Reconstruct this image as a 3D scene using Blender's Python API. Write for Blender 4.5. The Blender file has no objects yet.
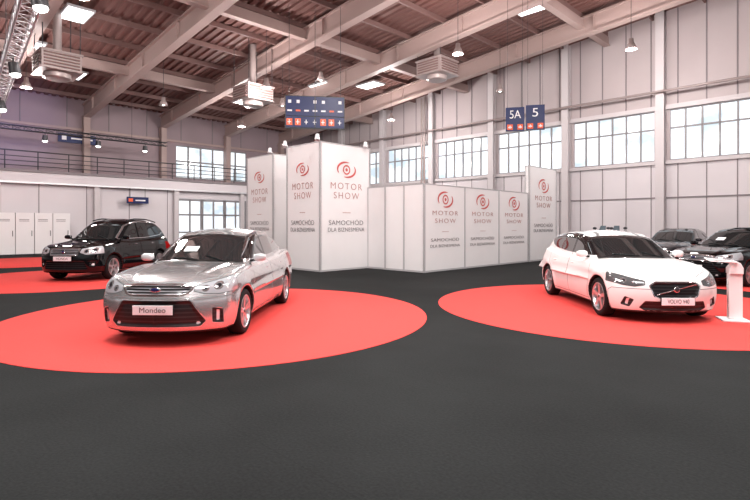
import bpy, bmesh, math, random
import numpy as np
from mathutils import Vector, Matrix
random.seed(3)
S2=math.sqrt(2)
sc0=bpy.context.scene
try:
    sc0.view_settings.view_transform='Standard'
    sc0.view_settings.look='None'
except Exception as e: print(e)

# ---------------------------------------------------------------- materials
def mat(name,col,rough=0.5,metal=0.0,emis=None,es=0.0,noise=0.0,nscale=8.0,bump=0.0,coat=0.0,spec=None):
    m=bpy.data.materials.new(name); m.use_nodes=True
    nt=m.node_tree; b=nt.nodes['Principled BSDF']
    b.inputs['Base Color'].default_value=(*col,1)
    b.inputs['Roughness'].default_value=rough
    b.inputs['Metallic'].default_value=metal
    if coat: b.inputs['Coat Weight'].default_value=coat
    if spec is not None: b.inputs['Specular IOR Level'].default_value=spec
    if emis:
        b.inputs['Emission Color'].default_value=(*emis,1); b.inputs['Emission Strength'].default_value=es
    if noise or bump:
        tc=nt.nodes.new('ShaderNodeTexCoord'); n=nt.nodes.new('ShaderNodeTexNoise')
        n.inputs['Scale'].default_value=nscale; n.inputs['Detail'].default_value=5
        nt.links.new(tc.outputs['Object'],n.inputs['Vector'])
        if noise:
            r=nt.nodes.new('ShaderNodeMapRange'); r.inputs['To Min'].default_value=1-noise; r.inputs['To Max'].default_value=1+noise
            nt.links.new(n.outputs['Fac'],r.inputs['Value'])
            v=nt.nodes.new('ShaderNodeVectorMath'); v.operation='SCALE'; v.inputs[0].default_value=col
            nt.links.new(r.outputs[0],v.inputs['Scale']); nt.links.new(v.outputs[0],b.inputs['Base Color'])
        if bump:
            bp=nt.nodes.new('ShaderNodeBump'); bp.inputs['Strength'].default_value=bump; bp.inputs['Distance'].default_value=0.01
            nt.links.new(n.outputs['Fac'],bp.inputs['Height']); nt.links.new(bp.outputs[0],b.inputs['Normal'])
    return m
M={}
M['white']=mat('white_panel',(.83,.81,.81),.5,noise=.03,nscale=2)
M['wallw']=mat('wall_white',(.66,.62,.64),.6,noise=.05,nscale=.6)
M['wallup']=mat('wall_cladding',(.46,.40,.405),.55,noise=.06,nscale=.7)
M['wallpink']=mat('wall_upper_pink',(.29,.22,.24),.6,noise=.08,nscale=.6)
M['seam']=mat('seam_grey',(.22,.19,.20),.6)
M['alu']=mat('aluminium',(.62,.62,.64),.35,metal=.6)
M['frame']=mat('panel_profile',(.50,.49,.50),.4,metal=.2)
M['wframe']=mat('window_frame',(.26,.25,.26),.5)
M['beam']=mat('beam_paint',(.38,.28,.26),.5,noise=.06,nscale=1)
M['purlin']=mat('purlin_paint',(.19,.11,.10),.55)
M['deck']=mat('roof_deck',(.17,.082,.072),.6,noise=.15,nscale=.5)
M['col']=mat('column_paint',(.58,.54,.55),.5)
M['dark']=mat('dark_metal',(.03,.03,.035),.45)
M['black']=mat('black_plastic',(.010,.010,.011),.5,spec=.2)
M['rubber']=mat('tyre_rubber',(.010,.010,.011),.75,spec=.2)
M['rim']=mat('alloy_rim',(.66,.67,.69),.28,metal=.85)
M['rimd']=mat('wheel_well_dark',(.02,.02,.02),.7)
M['blue']=mat('sign_blue',(.010,.020,.10),.35,spec=.3)
M['orange']=mat('sign_orange',(.85,.12,.03),.4)
M['signw']=mat('sign_white',(.85,.85,.87),.4)
M['red']=mat('carpet_red',(.69,.066,.058),.85,noise=.07,nscale=30,bump=.3,spec=.15)
M['logo']=mat('logo_red',(.58,.10,.09),.5)
M['ptext']=mat('print_rose',(.45,.22,.20),.5)
M['gtext']=mat('print_grey',(.13,.11,.12),.5)
M['lamp']=mat('lamp_glow',(.9,.9,.9),.4,emis=(1,.98,.95),es=6)
M['panelglow']=mat('panel_glow',(.9,.9,.9),.4,emis=(.92,.97,1),es=2.2)
M['galv']=mat('galvanised',(.34,.28,.27),.4,metal=.3,noise=.05)
M['glow']=mat('plate_white',(.85,.85,.87),.35)
M['mbl']=mat('motorcycle_blue',(.02,.08,.5),.25,coat=.6)
M['chrome']=mat('chrome',(.75,.75,.77),.12,metal=1)
M['door']=mat('door_glass',(.10,.13,.15),.1)
M['base']=mat('baseboard_grey',(.30,.28,.29),.6)

def window_mat():
    m=bpy.data.materials.new('window_daylight'); m.use_nodes=True; nt=m.node_tree
    b=nt.nodes['Principled BSDF']; b.inputs['Roughness'].default_value=.1
    b.inputs['Base Color'].default_value=(.2,.25,.3,1)
    tc=nt.nodes.new('ShaderNodeTexCoord'); mp=nt.nodes.new('ShaderNodeMapping'); mp.inputs['Scale'].default_value=(.35,.35,.55)
    n=nt.nodes.new('ShaderNodeTexNoise'); n.inputs['Scale'].default_value=1.6; n.inputs['Detail'].default_value=3
    nt.links.new(tc.outputs['Object'],mp.inputs['Vector']); nt.links.new(mp.outputs[0],n.inputs['Vector'])
    cr=nt.nodes.new('ShaderNodeValToRGB')
    cr.color_ramp.elements[0].position=.36; cr.color_ramp.elements[0].color=(.50,.58,.62,1)
    cr.color_ramp.elements[1].position=.50; cr.color_ramp.elements[1].color=(.95,.98,1,1)
    nt.links.new(n.outputs['Fac'],cr.inputs['Fac'])
    nt.links.new(cr.outputs[0],b.inputs['Emission Color']); b.inputs['Emission Strength'].default_value=1.15
    return m
M['win']=window_mat()

def floor_mat():
    base=(.0135,.0148,.0148)
    m=mat('carpet_charcoal',base,.9,spec=.12); nt=m.node_tree; b=nt.nodes['Principled BSDF']
    tc=nt.nodes.new('ShaderNodeTexCoord')
    n1=nt.nodes.new('ShaderNodeTexNoise'); n1.inputs['Scale'].default_value=.6; n1.inputs['Detail'].default_value=6
    n2=nt.nodes.new('ShaderNodeTexNoise'); n2.inputs['Scale'].default_value=45; n2.inputs['Detail'].default_value=4
    br=nt.nodes.new('ShaderNodeTexBrick'); br.inputs['Scale'].default_value=1; br.inputs['Brick Width'].default_value=60; br.inputs['Row Height'].default_value=2.0
    br.inputs['Mortar Size'].default_value=.005; br.inputs['Color1'].default_value=(1,1,1,1); br.inputs['Color2'].default_value=(.98,.98,.98,1); br.inputs['Mortar'].default_value=(.8,.8,.8,1)
    for q in (n1,n2,br): nt.links.new(tc.outputs['Object'],q.inputs['Vector'])
    a=nt.nodes.new('ShaderNodeMath'); a.operation='ADD'; nt.links.new(n1.outputs['Fac'],a.inputs[0]); nt.links.new(n2.outputs['Fac'],a.inputs[1])
    r=nt.nodes.new('ShaderNodeMapRange'); r.inputs['From Min'].default_value=.6; r.inputs['From Max'].default_value=1.4; r.inputs['To Min'].default_value=.5; r.inputs['To Max'].default_value=1.5
    nt.links.new(a.outputs[0],r.inputs['Value'])
    v=nt.nodes.new('ShaderNodeVectorMath'); v.operation='SCALE'; v.inputs[0].default_value=base; nt.links.new(r.outputs[0],v.inputs['Scale'])
    mx=nt.nodes.new('ShaderNodeVectorMath'); mx.operation='MULTIPLY'; nt.links.new(v.outputs[0],mx.inputs[0]); nt.links.new(br.outputs['Color'],mx.inputs[1])
    nt.links.new(mx.outputs[0],b.inputs['Base Color'])
    bp=nt.nodes.new('ShaderNodeBump'); bp.inputs['Strength'].default_value=.4; bp.inputs['Distance'].default_value=.006
    nt.links.new(n2.outputs['Fac'],bp.inputs['Height']); nt.links.new(bp.outputs[0],b.inputs['Normal'])
    return m
M['floor']=floor_mat()

# ---------------------------------------------------------------- mesh builder
class MB:
    def __init__(s): s.v=[];s.f=[];s.m=[];s.mats=[];s.sm=[]
    def mi(s,k):
        if k not in s.mats: s.mats.append(k)
        return s.mats.index(k)
    def add(s,vs,fs,k,smooth=False):
        o=len(s.v); s.v+= [tuple(p) for p in vs]; i=s.mi(k)
        for f in fs: s.f.append([o+a for a in f]); s.m.append(i); s.sm.append(smooth)
    def hexa(s,p,k):
        s.add(p,[(0,3,2,1),(4,5,6,7),(0,1,5,4),(1,2,6,5),(2,3,7,6),(3,0,4,7)],k)
    def box(s,a,b,k,T=None):
        x0,y0,z0=a;x1,y1,z1=b
        p=[Vector(q) for q in [(x0,y0,z0),(x1,y0,z0),(x1,y1,z0),(x0,y1,z0),(x0,y0,z1),(x1,y0,z1),(x1,y1,z1),(x0,y1,z1)]]
        if T is not None: p=[T@q for q in p]
        s.hexa(p,k)
    def bbox(s,c,d,k,T=None):
        s.box([c[i]-d[i]/2 for i in range(3)],[c[i]+d[i]/2 for i in range(3)],k,T)
    def cyl(s,p0,p1,r,k,n=12,r2=None,caps=True):
        p0=Vector(p0);p1=Vector(p1); r2=r if r2 is None else r2
        d=(p1-p0).normalized(); a=d.orthogonal().normalized(); b=d.cross(a)
        vs=[]
        for p,rr in ((p0,r),(p1,r2)):
            for i in range(n):
                t=2*math.pi*i/n; vs.append(p+a*math.cos(t)*rr+b*math.sin(t)*rr)
        fs=[(i,(i+1)%n,n+(i+1)%n,n+i) for i in range(n)]
        s.add(vs,fs,k,True)
        if caps: s.add(vs,[list(range(n))[::-1],[n+i for i in range(n)]],k)
    def lathe(s,prof,k,axis='y',n=36,c=(0,0,0)):
        vs=[]
        for (r,a) in prof:
            for i in range(n):
                t=2*math.pi*i/n
                if axis=='y': vs.append((c[0]+r*math.cos(t),c[1]+a,c[2]+r*math.sin(t)))
                elif axis=='z': vs.append((c[0]+r*math.cos(t),c[1]+r*math.sin(t),c[2]+a))
                else: vs.append((c[0]+a,c[1]+r*math.cos(t),c[2]+r*math.sin(t)))
        fs=[]
        for j in range(len(prof)-1):
            for i in range(n):
                fs.append((j*n+i,j*n+(i+1)%n,(j+1)*n+(i+1)%n,(j+1)*n+i))
        s.add(vs,fs,k,True)
    def ell(s,c,r,k,n=20,m=12,T=None,pw=1.0):
        vs=[];fs=[]
        sp=lambda v: math.copysign(abs(v)**pw,v)
        for j in range(m+1):
            ph=math.pi*j/m
            for i in range(n):
                t=2*math.pi*i/n
                p=Vector((c[0]+r[0]*sp(math.sin(ph))*sp(math.cos(t)),c[1]+r[1]*sp(math.sin(ph))*sp(math.sin(t)),c[2]+r[2]*sp(math.cos(ph))))
                vs.append(T@p if T is not None else p)
        for j in range(m):
            for i in range(n): fs.append((j*n+i,j*n+(i+1)%n,(j+1)*n+(i+1)%n,(j+1)*n+i))
        s.add(vs,fs,k,True)
    def obj(s,name,parent=None,loc=(0,0,0),rot=(0,0,0),bevel=0):
        me=bpy.data.meshes.new(name); me.from_pydata(s.v,[],s.f)
        for k in s.mats: me.materials.append(M[k] if isinstance(k,str) else k)
        me.polygons.foreach_set('material_index',s.m); me.polygons.foreach_set('use_smooth',s.sm)
        me.update()
        bm=bmesh.new(); bm.from_mesh(me); bmesh.ops.recalc_face_normals(bm,faces=bm.faces); bm.to_mesh(me); bm.free()
        o=bpy.data.objects.new(name,me); sc0.collection.objects.link(o); o.location=loc; o.rotation_euler=rot
        if parent: o.parent=parent
        if bevel:
            b=o.modifiers.new('bevel','BEVEL'); b.width=bevel; b.segments=2; b.limit_method='ANGLE'
        return o
def empty(name,loc=(0,0,0),rz=0):
    e=bpy.data.objects.new(name,None); sc0.collection.objects.link(e); e.location=loc; e.rotation_euler=(0,0,rz); e.empty_display_size=.2
    return e
def text(name,body,loc,rot,width,height,k,parent=None,ext=.003,off=0.0,sp=1.0):
    c=bpy.data.curves.new(name,'FONT'); c.body=body; c.align_x='CENTER'; c.align_y='CENTER'; c.extrude=ext; c.size=1; c.offset=off; c.space_character=sp
    o=bpy.data.objects.new(name,c); sc0.collection.objects.link(o)
    c.materials.append(M[k])
    bpy.context.view_layer.update()
    dx,dy=o.dimensions.x,o.dimensions.y
    o.scale=(width/max(dx,.01),height/max(dy,.01),1)
    o.location=loc;o.rotation_euler=rot
    if parent:o.parent=parent
    return o

# ---------------------------------------------------------------- SDF cars
def smin(a,b,k):
    h=np.clip(.5+.5*(b-a)/k,0,1); return b+(a-b)*h-k*h*(1-h)
def smax(a,b,k): return -smin(-a,-b,k)
class Cv:
    def __init__(s,pts,w=9):
        pts=sorted(pts); xs=np.arange(pts[0][0]-.6,pts[-1][0]+.6,.01)
        x=[p[0] for p in pts]; y=[p[1] for p in pts]
        sl0=(y[1]-y[0])/(x[1]-x[0]); sl1=(y[-1]-y[-2])/(x[-1]-x[-2])
        ys=np.interp(xs,x,y); ys=np.where(xs<x[0],y[0]+sl0*(xs-x[0]),ys); ys=np.where(xs>x[-1],y[-1]+sl1*(xs-x[-1]),ys)
        for _ in range(3):
            p=np.pad(ys,w//2,mode='reflect',reflect_type='odd'); ys=np.convolve(p,np.ones(w)/w,'valid')
        s.xs=xs;s.ys=ys;s.d=np.gradient(ys,xs)
    def __call__(s,q): return np.interp(q,s.xs,s.ys)
    def D(s,q): return np.interp(q,s.xs,s.d)
def sdpoly(px,py,poly,r=0):
    P=np.array(poly,float); n=len(P)
    d=np.full(px.shape,1e9); s=np.ones(px.shape)
    for i in range(n):
        j=(i-1)%n
        ex,ey=P[j]-P[i]; wx=px-P[i][0]; wy=py-P[i][1]
        t=np.clip((wx*ex+wy*ey)/(ex*ex+ey*ey),0,1)
        bx=wx-ex*t; by=wy-ey*t; d=np.minimum(d,bx*bx+by*by)
        c1=py>=P[i][1]; c2=py<P[j][1]; c3=ex*wy>ey*wx
        flip=(c1&c2&c3)|(~c1&~c2&~c3)
        s=np.where(flip,-s,s)
    return s*np.sqrt(d)-r
def sdfs(C,x,y,z):
    ay=np.abs(y); W0=C['W0']
    W=C['W'](x)+C['Wz'](z)
    for xw in C['wx']:
        r=np.hypot(x-xw,z-C['wr']); W=W+C['flare']*np.exp(-((r-C['Ra']-.02)/.07)**2)
    yn=ay/W0
    cr=C['crease']*np.exp(-((ay-(.30+.10*(2.2-x)+.12))/.055)**2)*np.clip((x-.9)/.3,0,1)
    t=(z+C['crown']*yn**2-cr-C['top'](x))/np.sqrt(1+C['top'].D(x)**2)
    pn=C['pn']; pf=C['pf']
    fr=(x-C['xf'](z)+pf*yn**pn)/np.sqrt(1+C['xf'].D(z)**2+(pf*pn*yn**(pn-1)/W0)**2)
    re=(C['xr'](z)+.25*yn**3-x)/np.sqrt(1+C['xr'].D(z)**2+(.75*yn**2/W0)**2)
    d=smax(t,ay-W,.06); d=smax(d,fr,.05); d=smax(d,re,.08); d=smax(d,C['zb']-z,.05)
    xc=C['xc']; xs=x+C['wc']*ay**2*np.tanh((x-xc)/.4)
    rf=(z+.05*(ay/.6)**2-C['roof'](xs))/np.sqrt(1+C['roof'].D(xs)**2)
    tm=C['tm']
    gs=(ay-(C['Wg'](x)-tm*(z-1.0)))/math.sqrt(1+tm*tm)
    d2=smax(rf,gs,.09); d2=np.maximum(d2,.6-z)
    return d,d2
def sdf(C,x,y,z):
    d1,d2=sdfs(C,x,y,z); d=smin(d1,d2,.03)
    ay=np.abs(y)
    for xw in C['wx']:
        r=np.hypot(x-xw,z-C['wr']); d=smax(d,-np.maximum(r-C['Ra'],.52-ay),.012)
    return d
def surfnet(C,lo,hi,h):
    ax=[np.arange(lo[i],hi[i]+h,h) for i in range(3)]
    X,Y,Z=np.meshgrid(*ax,indexing='ij'); V=sdf(C,X,Y,Z)
    I=V<0
    n=[a-1 for a in V.shape]
    cnt=np.zeros(n,int)
    offs=[(a,b,c) for a in (0,1) for b in (0,1) for c in (0,1)]
    for o in offs: cnt+=I[o[0]:o[0]+n[0],o[1]:o[1]+n[1],o[2]:o[2]+n[2]]
    mx=(cnt>0)&(cnt<8); ijk=np.argwhere(mx); idx=-np.ones(n,int); idx[mx]=np.arange(len(ijk))
    pos=np.zeros((len(ijk),3)); c=np.zeros(len(ijk))
    for a in offs:
        for axn in range(3):
            if a[axn]==0:
                b=list(a); b[axn]=1
                va=V[ijk[:,0]+a[0],ijk[:,1]+a[1],ijk[:,2]+a[2]]; vb=V[ijk[:,0]+b[0],ijk[:,1]+b[1],ijk[:,2]+b[2]]
                m=(va<0)!=(vb<0); t=np.where(m,va/np.where(m,va-vb,1),0)
                p=np.array(a)[None,:]+t[:,None]*(np.array(b)-np.array(a))[None,:]
                pos[m]+=p[m]; c[m]+=1
    P=(ijk+pos/c[:,None])*h+np.array([ax[0][0],ax[1][0],ax[2][0]])
    F=[]
    for axn in range(3):
        s0=[slice(None)]*3; s1=[slice(None)]*3; s0[axn]=slice(0,-1); s1[axn]=slice(1,None)
        A=I[tuple(s0)]; B=I[tuple(s1)]; e=np.argwhere(A!=B)
        o1,o2=[(1,2),(2,0),(0,1)][axn]
        ok=(e[:,o1]>=1)&(e[:,o2]>=1)&(e[:,o1]<n[o1])&(e[:,o2]<n[o2])
        e=e[ok]; s=A[e[:,0],e[:,1],e[:,2]]
        def g(a,b):
            q=e.copy(); q[:,o1]-=a; q[:,o2]-=b; return idx[q[:,0],q[:,1],q[:,2]]
        q=np.stack([g(1,1),g(0,1),g(0,0),g(1,0)],1)
        q[~s]=q[~s][:,::-1]
        F.append(q)
    F=np.concatenate(F)
    e=.004
    for it in range(4):
        v=sdf(C,P[:,0],P[:,1],P[:,2])
        G=np.stack([(sdf(C,P[:,0]+e*(k==0),P[:,1]+e*(k==1),P[:,2]+e*(k==2))-sdf(C,P[:,0]-e*(k==0),P[:,1]-e*(k==1),P[:,2]-e*(k==2)))/(2*e) for k in range(3)],1)
        st=np.clip(v/np.maximum((G**2).sum(1),.3),-h*.5,h*.5)
        P=P-st[:,None]*G
    return P,F

def car_paint(name,col,metal,rough,C,spec=.5):
    m=bpy.data.materials.new(name); m.use_nodes=True; nt=m.node_tree; L=nt.links; b=nt.nodes['Principled BSDF']
    b.inputs['Specular IOR Level'].default_value=spec
    def val(v):
        n=nt.nodes.new('ShaderNodeValue'); n.outputs[0].default_value=v; return n.outputs[0]
    def rgb(c):
        n=nt.nodes.new('ShaderNodeRGB'); n.outputs[0].default_value=(*c,1); return n.outputs[0]
    def attr(a):
        n=nt.nodes.new('ShaderNodeAttribute'); n.attribute_name=a; return n.outputs['Fac']
    def mask(src,thr,w=.003,absv=False):
        if absv:
            a=nt.nodes.new('ShaderNodeMath'); a.operation='ABSOLUTE'; L.new(src,a.inputs[0]); src=a.outputs[0]
        r=nt.nodes.new('ShaderNodeMapRange'); r.inputs['From Min'].default_value=thr-w; r.inputs['From Max'].default_value=thr+w
        r.inputs['To Min'].default_value=1; r.inputs['To Max'].default_value=0; L.new(src,r.inputs['Value']); return r.outputs[0]
    cur=[rgb(col),val(metal),val(rough),val(1.0)]
    def layer(mk,c,me,ro,coat=0.0):
        mx=nt.nodes.new('ShaderNodeMix'); mx.data_type='RGBA'; L.new(mk,mx.inputs['Factor']); L.new(cur[0],mx.inputs[6])
        if isinstance(c,tuple): mx.inputs[7].default_value=(*c,1)
        else: L.new(c,mx.inputs[7])
        cur[0]=mx.outputs[2]
        for i,v in ((1,me),(2,ro),(3,coat)):
            q=nt.nodes.new('ShaderNodeMix'); q.data_type='FLOAT'; L.new(mk,q.inputs['Factor']); L.new(cur[i],q.inputs[2]); q.inputs[3].default_value=v; cur[i]=q.outputs[0]
    for s in ('seamA','seamB','seamC','seamD'): layer(mask(attr(s),.005,.003,True),tuple(.12*c+.003 for c in col),0,.6)
    tc=nt.nodes.new('ShaderNodeTexCoord'); sp=nt.nodes.new('ShaderNodeSeparateXYZ'); L.new(tc.outputs['Object'],sp.inputs[0])
    def bars(per,lo,c1):
        mu=nt.nodes.new('ShaderNodeMath'); mu.operation='MULTIPLY'; L.new(sp.outputs['Z'],mu.inputs[0]); mu.inputs[1].default_value=2*math.pi/per
        si=nt.nodes.new('ShaderNodeMath'); si.operation='SINE'; L.new(mu.outputs[0],si.inputs[0])
        cr=nt.nodes.new('ShaderNodeMapRange'); cr.inputs['From Min'].default_value=lo; cr.inputs['From Max'].default_value=lo+.4; L.new(si.outputs[0],cr.inputs['Value'])
        mb=nt.nodes.new('ShaderNodeMix'); mb.data_type='RGBA'; mb.inputs[6].default_value=(.006,.006,.007,1); mb.inputs[7].default_value=(*c1,1); L.new(cr.outputs[0],mb.inputs['Factor'])
        return mb.outputs[2]
    layer(mask(attr('black'),0),bars(.055,.3,(.028,.028,.03)),0,.5)
    layer(mask(attr('grille'),0),bars(C.get('barp',.045),.2,C.get('barc',(.30,.30,.32))),.3,.3)
    if C.get('grillechrome',True): layer(mask(attr('grille'),C.get('gcw',.012),.003,True),(.75,.75,.77),1,.12)
    layer(mask(attr('tail'),0),(.35,.01,.01),0,.1)
    layer(mask(attr('lamp'),0),C.get('lampc',(.42,.44,.47)),.35,.08,1.0)
    layer(mask(attr('lampin'),0),(.02,.02,.025),.2,.05,1.0)
    layer(mask(attr('lampin'),C.get('ringw',.012),.003,True),C.get('ringc',(.85,.87,.9)),.9,.08,1.0)
    layer(mask(attr('lamp'),.005,.003,True),(.02,.02,.02),0,.3)
    layer(mask(attr('fog'),0),(.8,.82,.85),.3,.1,1.0)
    layer(mask(attr('glass'),0),(.012,.015,.016),0,.02,1.0)
    layer(mask(attr('glass'),.012,.003,True),(.006,.006,.006),0,.3,0)
    layer(mask(attr('glassS'),0),(.006,.007,.008),0,.02,1.0)
    if C.get('winchrome',True): layer(mask(attr('glassS'),.009,.003,True),(.7,.7,.72),1,.15)
    layer(mask(attr('pillar'),.0),(.004,.004,.004),0,.25,.3)
    L.new(cur[0],b.inputs['Base Color']);L.new(cur[1],b.inputs['Metallic']);L.new(cur[2],b.inputs['Roughness']);L.new(cur[3],b.inputs['Coat Weight'])
    b.inputs['Coat Roughness'].default_value=.02
    return m

def wheel(parent,name,c,side,r,wid,nsp,style):
    b=MB(); s=side
    hw=wid/2
    def pr(l): return [(rr,a*s) for rr,a in l]
    b.lathe(pr([(r*.72,-hw),(r*.9,-hw),(r*.97,-hw*.85),(r,-hw*.5),(r,hw*.5),(r*.97,hw*.85),(r*.9,hw*1.0),(r*.78,hw*.97),(r*.72,hw*.9)]),'rubber',n=48)
    b.lathe(pr([(r*.735,hw*.93),(r*.71,hw*.98),(r*.68,hw*.85),(r*.66,0),(r*.62,-hw*.8)]),'rim',n=48)
    b.lathe(pr([(r*.66,-hw*.2),(.01,-hw*.2)]),'rimd',n=32)
    b.lathe(pr([(r*.42,hw*.1),(r*.42,-.0),(.01,hw*.1)]),'galv',n=32)
    b.lathe(pr([(r*.16,hw*.2),(r*.16,hw*.72),(r*.12,hw*.8),(.001,hw*.8)]),'rim',n=24)
    b.lathe(pr([(r*.07,hw*.8),(r*.07,hw*.84),(.001,hw*.84)]),'dark',n=16)
    for i in range(nsp):
        a0=2*math.pi*i/nsp+.3
        for da in ((-.15,.15) if style==2 else (0,)):
            w0=.020 if style==2 else .036; w1=.012 if style==2 else .026
            ri,ro=r*.12,r*.70
            a1=a0+da*(.35); a2=a0+da
            p=[]
            for (rad,an,w,zt) in ((ri,a1,w0,.74),(ro,a2,w1,.86)):
                dx,dz=math.cos(an),math.sin(an); tx,tz=-dz,dx
                for (sg,yy) in ((-1,zt-.35),(1,zt-.35),(1,zt),(-1,zt)):
                    p.append((rad*dx+sg*w*tx,yy*hw*s,rad*dz+sg*w*tz))
            b.hexa(p,'rim')
    return b.obj(name,parent,loc=c)

def build_car(name,C,paint,loc,rz,h,platetxt=None,spec=.5):
    root=empty(name,loc,rz)
    P,F=surfnet(C,(-2.75,-1.08,.08),(2.75,1.08,C['H']+.12),h)
    x,y,z=P[:,0],P[:,1],P[:,2]; ay=np.abs(y)
    d1,d2=sdfs(C,x,y,z)
    A={}
    big=np.ones_like(x)
    def front(poly,xmin=1.2,r=.0): return np.maximum(sdpoly(ay,z,poly,r),xmin-x)
    hw=C['Wg'](x)-C['tm']*(z-1.0)
    ws=np.maximum(np.maximum(ay-(hw-.085),C['wsx']-x-C['wc']*ay**2),-(d1-.015))
    rw=np.maximum(np.maximum(ay-(hw-.09),x-C['rwx']),np.maximum(-(d1-.02),1.02-z))
    A['glass']=np.minimum(ws,rw)
    sg=np.maximum(sdpoly(x,z,C['sidewin'],.02),-(d1-.012)); sg=np.where(ay>hw-.12,sg,.3)
    A['glassS']=sg
    A['pillar']=np.maximum(sg+.012,np.abs(x+.16+.06*(z-1))-.045)
    arch=big.copy()
    for xw in C['wx']: arch=np.minimum(arch,np.hypot(x-xw,z-C['wr'])-C['Ra']-.006)
    arch=np.where(ay>.3,arch,.5)
    blk=np.minimum(arch,z-C['zb']-.035)
    for poly in C['blackf']: blk=np.minimum(blk,front(poly,1.5,.01))
    A['black']=blk
    gr=front(C['grille'],1.5,.015); A['grille']=gr
    A['lamp']=front(C['lamp'],C['lampx'],.01)
    li=big.copy()
    for (cy,cz,cr_) in C['lampin']: li=np.minimum(li,np.hypot(ay-cy,z-cz)-cr_)
    A['lampin']=np.where(x>1.2,np.maximum(li,A['lamp']+.01),1.)
    fg=big.copy()
    for poly in C['fog']: fg=np.minimum(fg,front(poly,1.5,.003))
    A['fog']=fg
    A['tail']=np.maximum(sdpoly(ay,z,[(.55,.78),(.98,.74),(.98,1.02),(.6,.98)]),x+1.75)
    A['seamA']=sdpoly(x,z,C['doorF'],.03); A['seamB']=sdpoly(x,z,C['doorR'],.03); A['seamC']=np.where(z>.5,sdpoly(x,ay,C['hood'],.03),1.)
    fx=C['wx'][0]+C['Ra']
    A['seamD']=sdpoly(x,z,[(fx+.02,-.5),(fx+.02,.52),(fx+.10,C['bmpz']),(3,C['bmpz']),(3,-.5)])
    rec=np.minimum(gr+.012,1.)
    for poly in C['blackf']: rec=np.minimum(rec,front(poly,1.5,.0))
    dp=np.clip(-rec/.025,0,1); dp=dp*dp*(3-2*dp)
    P[:,0]-=.028*dp
    me=bpy.data.meshes.new(name+'_body'); me.from_pydata(P.tolist(),[],F.tolist())
    me.polygons.foreach_set('use_smooth',[True]*len(F))
    for k,vv in A.items():
        at=me.attributes.new(k,'FLOAT','POINT'); at.data.foreach_set('value',vv.astype(np.float32))
    me.materials.append(car_paint(name+'_paint',*paint,C,spec)); me.update()
    bm=bmesh.new(); bm.from_mesh(me); bmesh.ops.recalc_face_normals(bm,faces=bm.faces); bm.to_mesh(me); bm.free()
    o=bpy.data.objects.new('body_shell',me); sc0.collection.objects.link(o); o.parent=root
    pm=mat(name+'_trim',paint[0],paint[2],paint[1]*.4,coat=.8,spec=spec)
    i=0
    for xw in C['wx']:
        for s in (-1,1):
            i+=1; wheel(root,'wheel_%d'%i,(xw,s*(C['W0']-.115),C['wr']-.0),s,C['wr'],.215,C['nsp'],C['wst'])
    b=MB(); mx,my,mz=C['mirror']
    for s in (-1,1):
        b.ell((mx,s*(my+.04),mz),(.055,.105,.062),pm,pw=.75)
        b.bbox((mx-.045,s*(my+.04),mz),(.03,.17,.09),'chrome')
        b.cyl((mx,s*(my-.14),mz-.06),(mx,s*(my+.0),mz-.035),.02,'black')
        for hx in C['handles']:
            W=float(C['W'](hx)+C['Wz'](C['hz']))
            b.ell((hx,s*(W-.008),C['hz']),(.095,.02,.014),pm if not C.get('hchrome') else 'chrome',12,8)
    b.obj('mirrors_handles',root)
    if C.get('rails'):
        b=MB()
        for s in (-1,1):
            pts=[(x_,s*.56,float(C['roof'](x_))-.005) for x_ in np.linspace(.15,-1.6,9)]
            for q in range(8): b.cyl(pts[q],pts[q+1],.02,'black',8)
        b.obj('roof_rails',root)
    b=MB()
    for s in (0.02,.55):
        x0=C['wipx']
        zr=lambda xx,yy: float(C['roof'](xx+C['wc']*yy**2))-.05*(yy/.6)**2+.012
        ps=[(x0-.03*k,s-.11*k,zr(x0-.03*k,s-.11*k)) for k in range(5)]
        for q in range(4): b.cyl(ps[q],ps[q+1],.008,'black',6)
    b.obj('wipers',root)
    if C.get('paper'):
        b=MB(); xs=.72; zz=float(C['roof'](xs))+.006
        sl=float(C['roof'].D(np.array(xs)))
        b.add([(xs+dx,y_,zz+sl*dx) for dx,y_ in ((-.07,-.30),(.07,-.30),(.07,-.08),(-.07,-.08))],[(0,1,2,3)],'signw'); b.obj('windscreen_paper',root)
    if platetxt is not None:
        px,pz=C['plate']
        b=MB(); b.bbox((px,0,pz),(.014,.52,.12),'glow'); b.bbox((px-.012,0,pz),(.02,.54,.135),'black'); b.obj('plate',root,bevel=.004)
        if platetxt: text('plate_text',platetxt,(px+.009,0,pz),(math.pi/2,0,math.pi/2),.34,.065,'gtext',root,.001)
    bx,bz=C['badge']; bc=C.get('badgecol','blue')
    b=MB(); b.ell((bx,0,bz),(.012,C.get('badgew',.075),C.get('badgeh',.032)),'chrome'); b.ell((bx+.006,0,bz),(.010,C.get('badgew',.075)*.8,C.get('badgeh',.032)*.75),bc)
    if C.get('diag'): b.cyl((bx-.01,-.31,bz-.085),(bx-.01,.31,bz+.085),.009,'chrome',8)
    b.obj('badge',root)
    return root

def Wzc(top=-.085): return Cv([(0.1,-.10),(.2,-.065),(.3,-.025),(.42,-.004),(.55,0),(.68,-.014),(.78,-.002),(.84,-.022),(.92,-.05),(1.0,top),(1.2,-.16)],5)

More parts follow.
